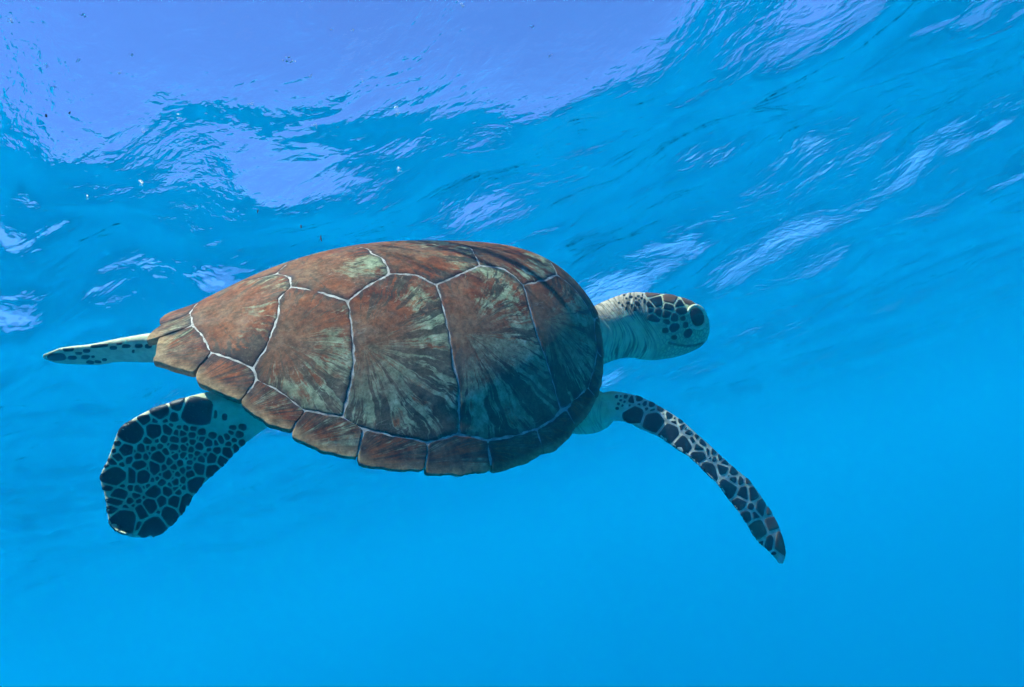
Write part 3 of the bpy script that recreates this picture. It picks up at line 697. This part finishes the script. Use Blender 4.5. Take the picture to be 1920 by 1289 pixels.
HEAD = [(1075, 335, 95, 52, 12), (1055, 262, 110, 20, 2, Bq), (1238, 300, 90, 46, 0, Bq), (1410, 318, 92, 26, 22, Bq), (1345, 362, 50, 32), (1215, 395, 60, 34, 10), (1025, 380, 44, 25, 30), (1355, 440, 52, 34, 10), (1105, 455, 43, 38, 40), (1020, 430, 25, 23), (1195, 475, 40, 36, 20), (1285, 515, 32, 36), (1380, 525, 22, 20, 0, Sq), (1200, 560, 30, 20, 20),
 (1055, 520, 55, 32, 10), (1285, 625, 34, 44, 50), (1412, 600, 22, 26, 0, Sq), (1185, 660, 27, 23), (1440, 690, 30, 42, 30), (1285, 738, 24, 18, 0, Sq),
 (795, 283, 17, 9), (868, 360, 27, 17, 50), (950, 330, 13, 19), (760, 350, 15, 11), (880, 275, 11, 9), (915, 298, 13, 9), (850, 297, 9, 8), (803, 378, 9, 13), (740, 412, 9, 14), (840, 415, 15, 21), (745, 300, 9, 7), (660, 350, 9, 7), (930, 262, 9, 7), (890, 320, 9, 8), (720, 265, 9, 6), (700, 375, 8, 10)]
make_scales(seeds_from(HEAD, 1/6, 1050, 510), 2.0)
FARH = [(405, 697, 35, 14), (535, 692, 40, 14), (610, 688, 14, 8), (545, 630, 28, 13), (815, 600, 28, 13), (935, 583, 40, 13), (1068, 580, 28, 16), (1165, 583, 25, 16), (580, 742, 32, 12, 8), (660, 738, 26, 10, 8), (725, 718, 18, 10), (690, 580, 80, 12, -5, Sq), (360, 620, 80, 12, -3, Sq), (250, 690, 70, 26, 0, Sq), (1015, 635, 10, 12, 0, Sq), (470, 655, 40, 10, 0, Sq), (880, 560, 30, 9, -5, Sq)]
make_scales(seeds_from(FARH, .1875, 60, 540), 1.2)

# ------------------------------------------------------------------ eyes
m = NT("eyeball"); m.bsdf((.006, .007, .010), .05, .3); M_EYE = m.m
m = NT("eyelid"); ob = m.obj(); m.bsdf(m.ramp(m.noise(ob, 90, 4), [(.3, (.48, .52, .36)), (.7, (.68, .70, .50))]), .5, .25, m.bump(m.noise(ob, 160, 3), .5, .001)); M_LID = m.m
def sphere_pts(nu=28, nv_=16):
    V = [(0, 0, 1.)]; 
    for i in range(1, nv_):
        for j in range(nu): a, b = math.pi*i/nv_, 2*math.pi*j/nu; V.append((math.sin(a)*math.cos(b), math.sin(a)*math.sin(b), math.cos(a)))
    V.append((0, 0, -1.)); F_ = [(0, 1+j, 1+(j+1) % nu) for j in range(nu)]
    for i in range(nv_-2):
        for j in range(nu): a = 1+i*nu+j; b = 1+i*nu+(j+1) % nu; F_.append((a, a+nu, b+nu, b))
    F_ += [(1+(nv_-2)*nu+j, len(V)-1, 1+(nv_-2)*nu+(j+1) % nu) for j in range(nu)]
    return np.array(V), F_
def eye_at(c, nrm, up, rx, ry):
    n = nrm/np.linalg.norm(nrm); e2 = up-n*(up@n); e2 /= np.linalg.norm(e2); e1 = np.cross(e2, n)
    V, F_ = sphere_pts()
    me = mesh("eye", c+np.outer(V[:, 0]*rx, e1)+np.outer(V[:, 1]*ry, e2)+np.outer(V[:, 2]*rx*.55, n), F_, M_EYE)
    eye = link("eye", me, turtle)
    V, F_ = [], []; nu, nw = 40, 12
    for i in range(nu):
        t = 2*math.pi*i/nu
        for j in range(nw):
            a = 2*math.pi*j/nw; rr = .0034+.0005*math.cos(2*t)
            ra = 1.22+rr*math.cos(a)/rx
            V.append(c+e1*math.cos(t)*rx*ra+e2*math.sin(t)*ry*ra+n*(rr*math.sin(a)*.9+.0008-.002*abs(math.cos(t))))
    for i in range(nu):
        for j in range(nw): F_.append((i*nw+j, ((i+1) % nu)*nw+j, ((i+1) % nu)*nw+(j+1) % nw, i*nw+(j+1) % nw))
    link("eyelid", mesh("eyelid", V, F_, M_LID), eye)
h_ = hit(1306, 595)
sc_px = float(depth_of(h_[0]))/F
upv_ = CUP*.97+CRT*-.25
eye_at(h_[0]+VIEW*.0015, h_[1]*.45+VIEW*.6, upv_, 14.6*sc_px, 17.5*sc_px)
# the other eye, mirrored through the head's own middle plane
ctr = np.mean(HEADC[54], 0); off_ = (h_[0]-ctr)@VIEW
eye_at(h_[0]-2*off_*VIEW*.96, (h_[1]-2*(h_[1]@VIEW)*VIEW), upv_, 12.8*sc_px, 16.2*sc_px)

# ------------------------------------------------------------------ foam bubbles on the surface, drifting scraps
m = NT("foam_bubble"); m.bsdf((.85, .9, .92), .25, .5); M_FOAM = m.m
m = NT("weed_scrap"); ob = m.obj(); m.bsdf(m.ramp(m.noise(ob, 300, 3), [(.3, (.06, .025, .03)), (.7, (.13, .06, .05))]), .6, .2); M_WEED = m.m
def surf_point(x, y):
    d = ray_world(x, y); t = (0-CAM_POS.z)/d.z
    for _ in range(12):
        p = CAM_POS+d*t; t += (float(wave_z(p.x, p.y))-p.z)/d.z*.7
    return CAM_POS+d*t, t
SV, SF = sphere_pts(10, 6)
for (x, y, big) in [(541, 111, 8), (580, 141, 4), (589, 231, 5), (745, 212, 4), (154, 26, 4), (248, 100, 3), (223, 134, 2), (147, 110, 3), (18, 37, 3), (867, 7, 3), (470, 192, 3), (335, 219, 2), (267, 245, 2), (265, 345, 2), (102, 161, 3), (748, 318, 3), (164, 370, 2), (661, 53, 2), (620, 53, 1), (87, 120, 2), (679, 151, 2), (997, 47, 3), (1030, 102, 3)]:
    p, t = surf_point(x, y); px_m = t/F; V, F_ = [], []
    for k in range(3+big*2):
        r = px_m*(.5+random.random()*.2*big**.6); o = np.array([random.gauss(0, .55*big*px_m), random.gauss(0, .55*big*px_m), -r*.3])
        V += list(SV*r+o+np.array([0, 0, 0])); F_ += [tuple(i+(k*len(SV)) for i in f) for f in SF]
    o = link("foam_bubble", mesh("foam_bubble", V, F_, M_FOAM), label="largest white cluster of foam bubbles floating on the bright water surface" if big == 8 else "tiny white foam bubbles floating on the water surface", category="bubbles", group="foam bubbles on the surface")
    o.location = (p.x, p.y, float(wave_z(p.x, p.y))-.004)
def scrap(x, y, depth, ln, wd, ang, label, group=None):
    d = ray_world(x, y); p = CAM_POS+d*(depth/d.dot(fw))
    V, F_ = [], []; n = 9; rs = random.Random(int(x))
    for i in range(n):
        s_ = i/(n-1); w = wd*math.sin(math.pi*(.08+.88*s_))**.8*(.8+.4*rs.random()); c = np.array([(s_-.5)*ln, .12*ln*math.sin(3*s_), .08*ln*math.cos(4*s_)])
        for (a, b) in ((-1, 0), (0, .25), (1, 0), (0, -.25)): V.append(c+np.array([0, a*w/2, b*w]))
    for i in range(n-1):
        for j in range(4): F_.append((i*4+j, i*4+(j+1) % 4, (i+1)*4+(j+1) % 4, (i+1)*4+j))
    F_ += [(0, 1, 2, 3), tuple((n-1)*4+j for j in (3, 2, 1, 0))]
    o = link("weed_scrap", mesh("weed_scrap", V, F_, M_WEED), label=label, category="weed scrap")
    if group: o["group"] = group
    o.location = p; e1 = cr*math.cos(ang)+cu*math.sin(ang); e3 = -fw; e2 = e3.cross(e1)
    o.rotation_euler = Matrix((e1, e2, e3)).transposed().to_euler()
g = "dark scraps of weed drifting in the water"
scrap(87, 217, 1.3, .008, .005, 2.0, "tiny reddish scrap of weed below the bright surface, paler of a pair", g)
scrap(131, 212, 1.3, .006, .004, 1.2, "tiny dark triangular scrap of weed, smaller of a pair", g)
scrap(484, 397, 1.5, .009, .004, 1.4, "small dark scrap of weed drifting highest above the shell's rear slope", g)
scrap(565, 425, 1.5, .009, .004, 1.7, "small dark oval scrap of weed drifting above the shell", g)
scrap(603, 447, 1.6, .018, .004, 1.75, "long dark scrap of weed drifting just above the top of the shell", g)
scrap(768, 1005, 15., .24, .13, .4, "faint blurred dark scrap drifting in open water under the shell", g)
print("scales", nscale)
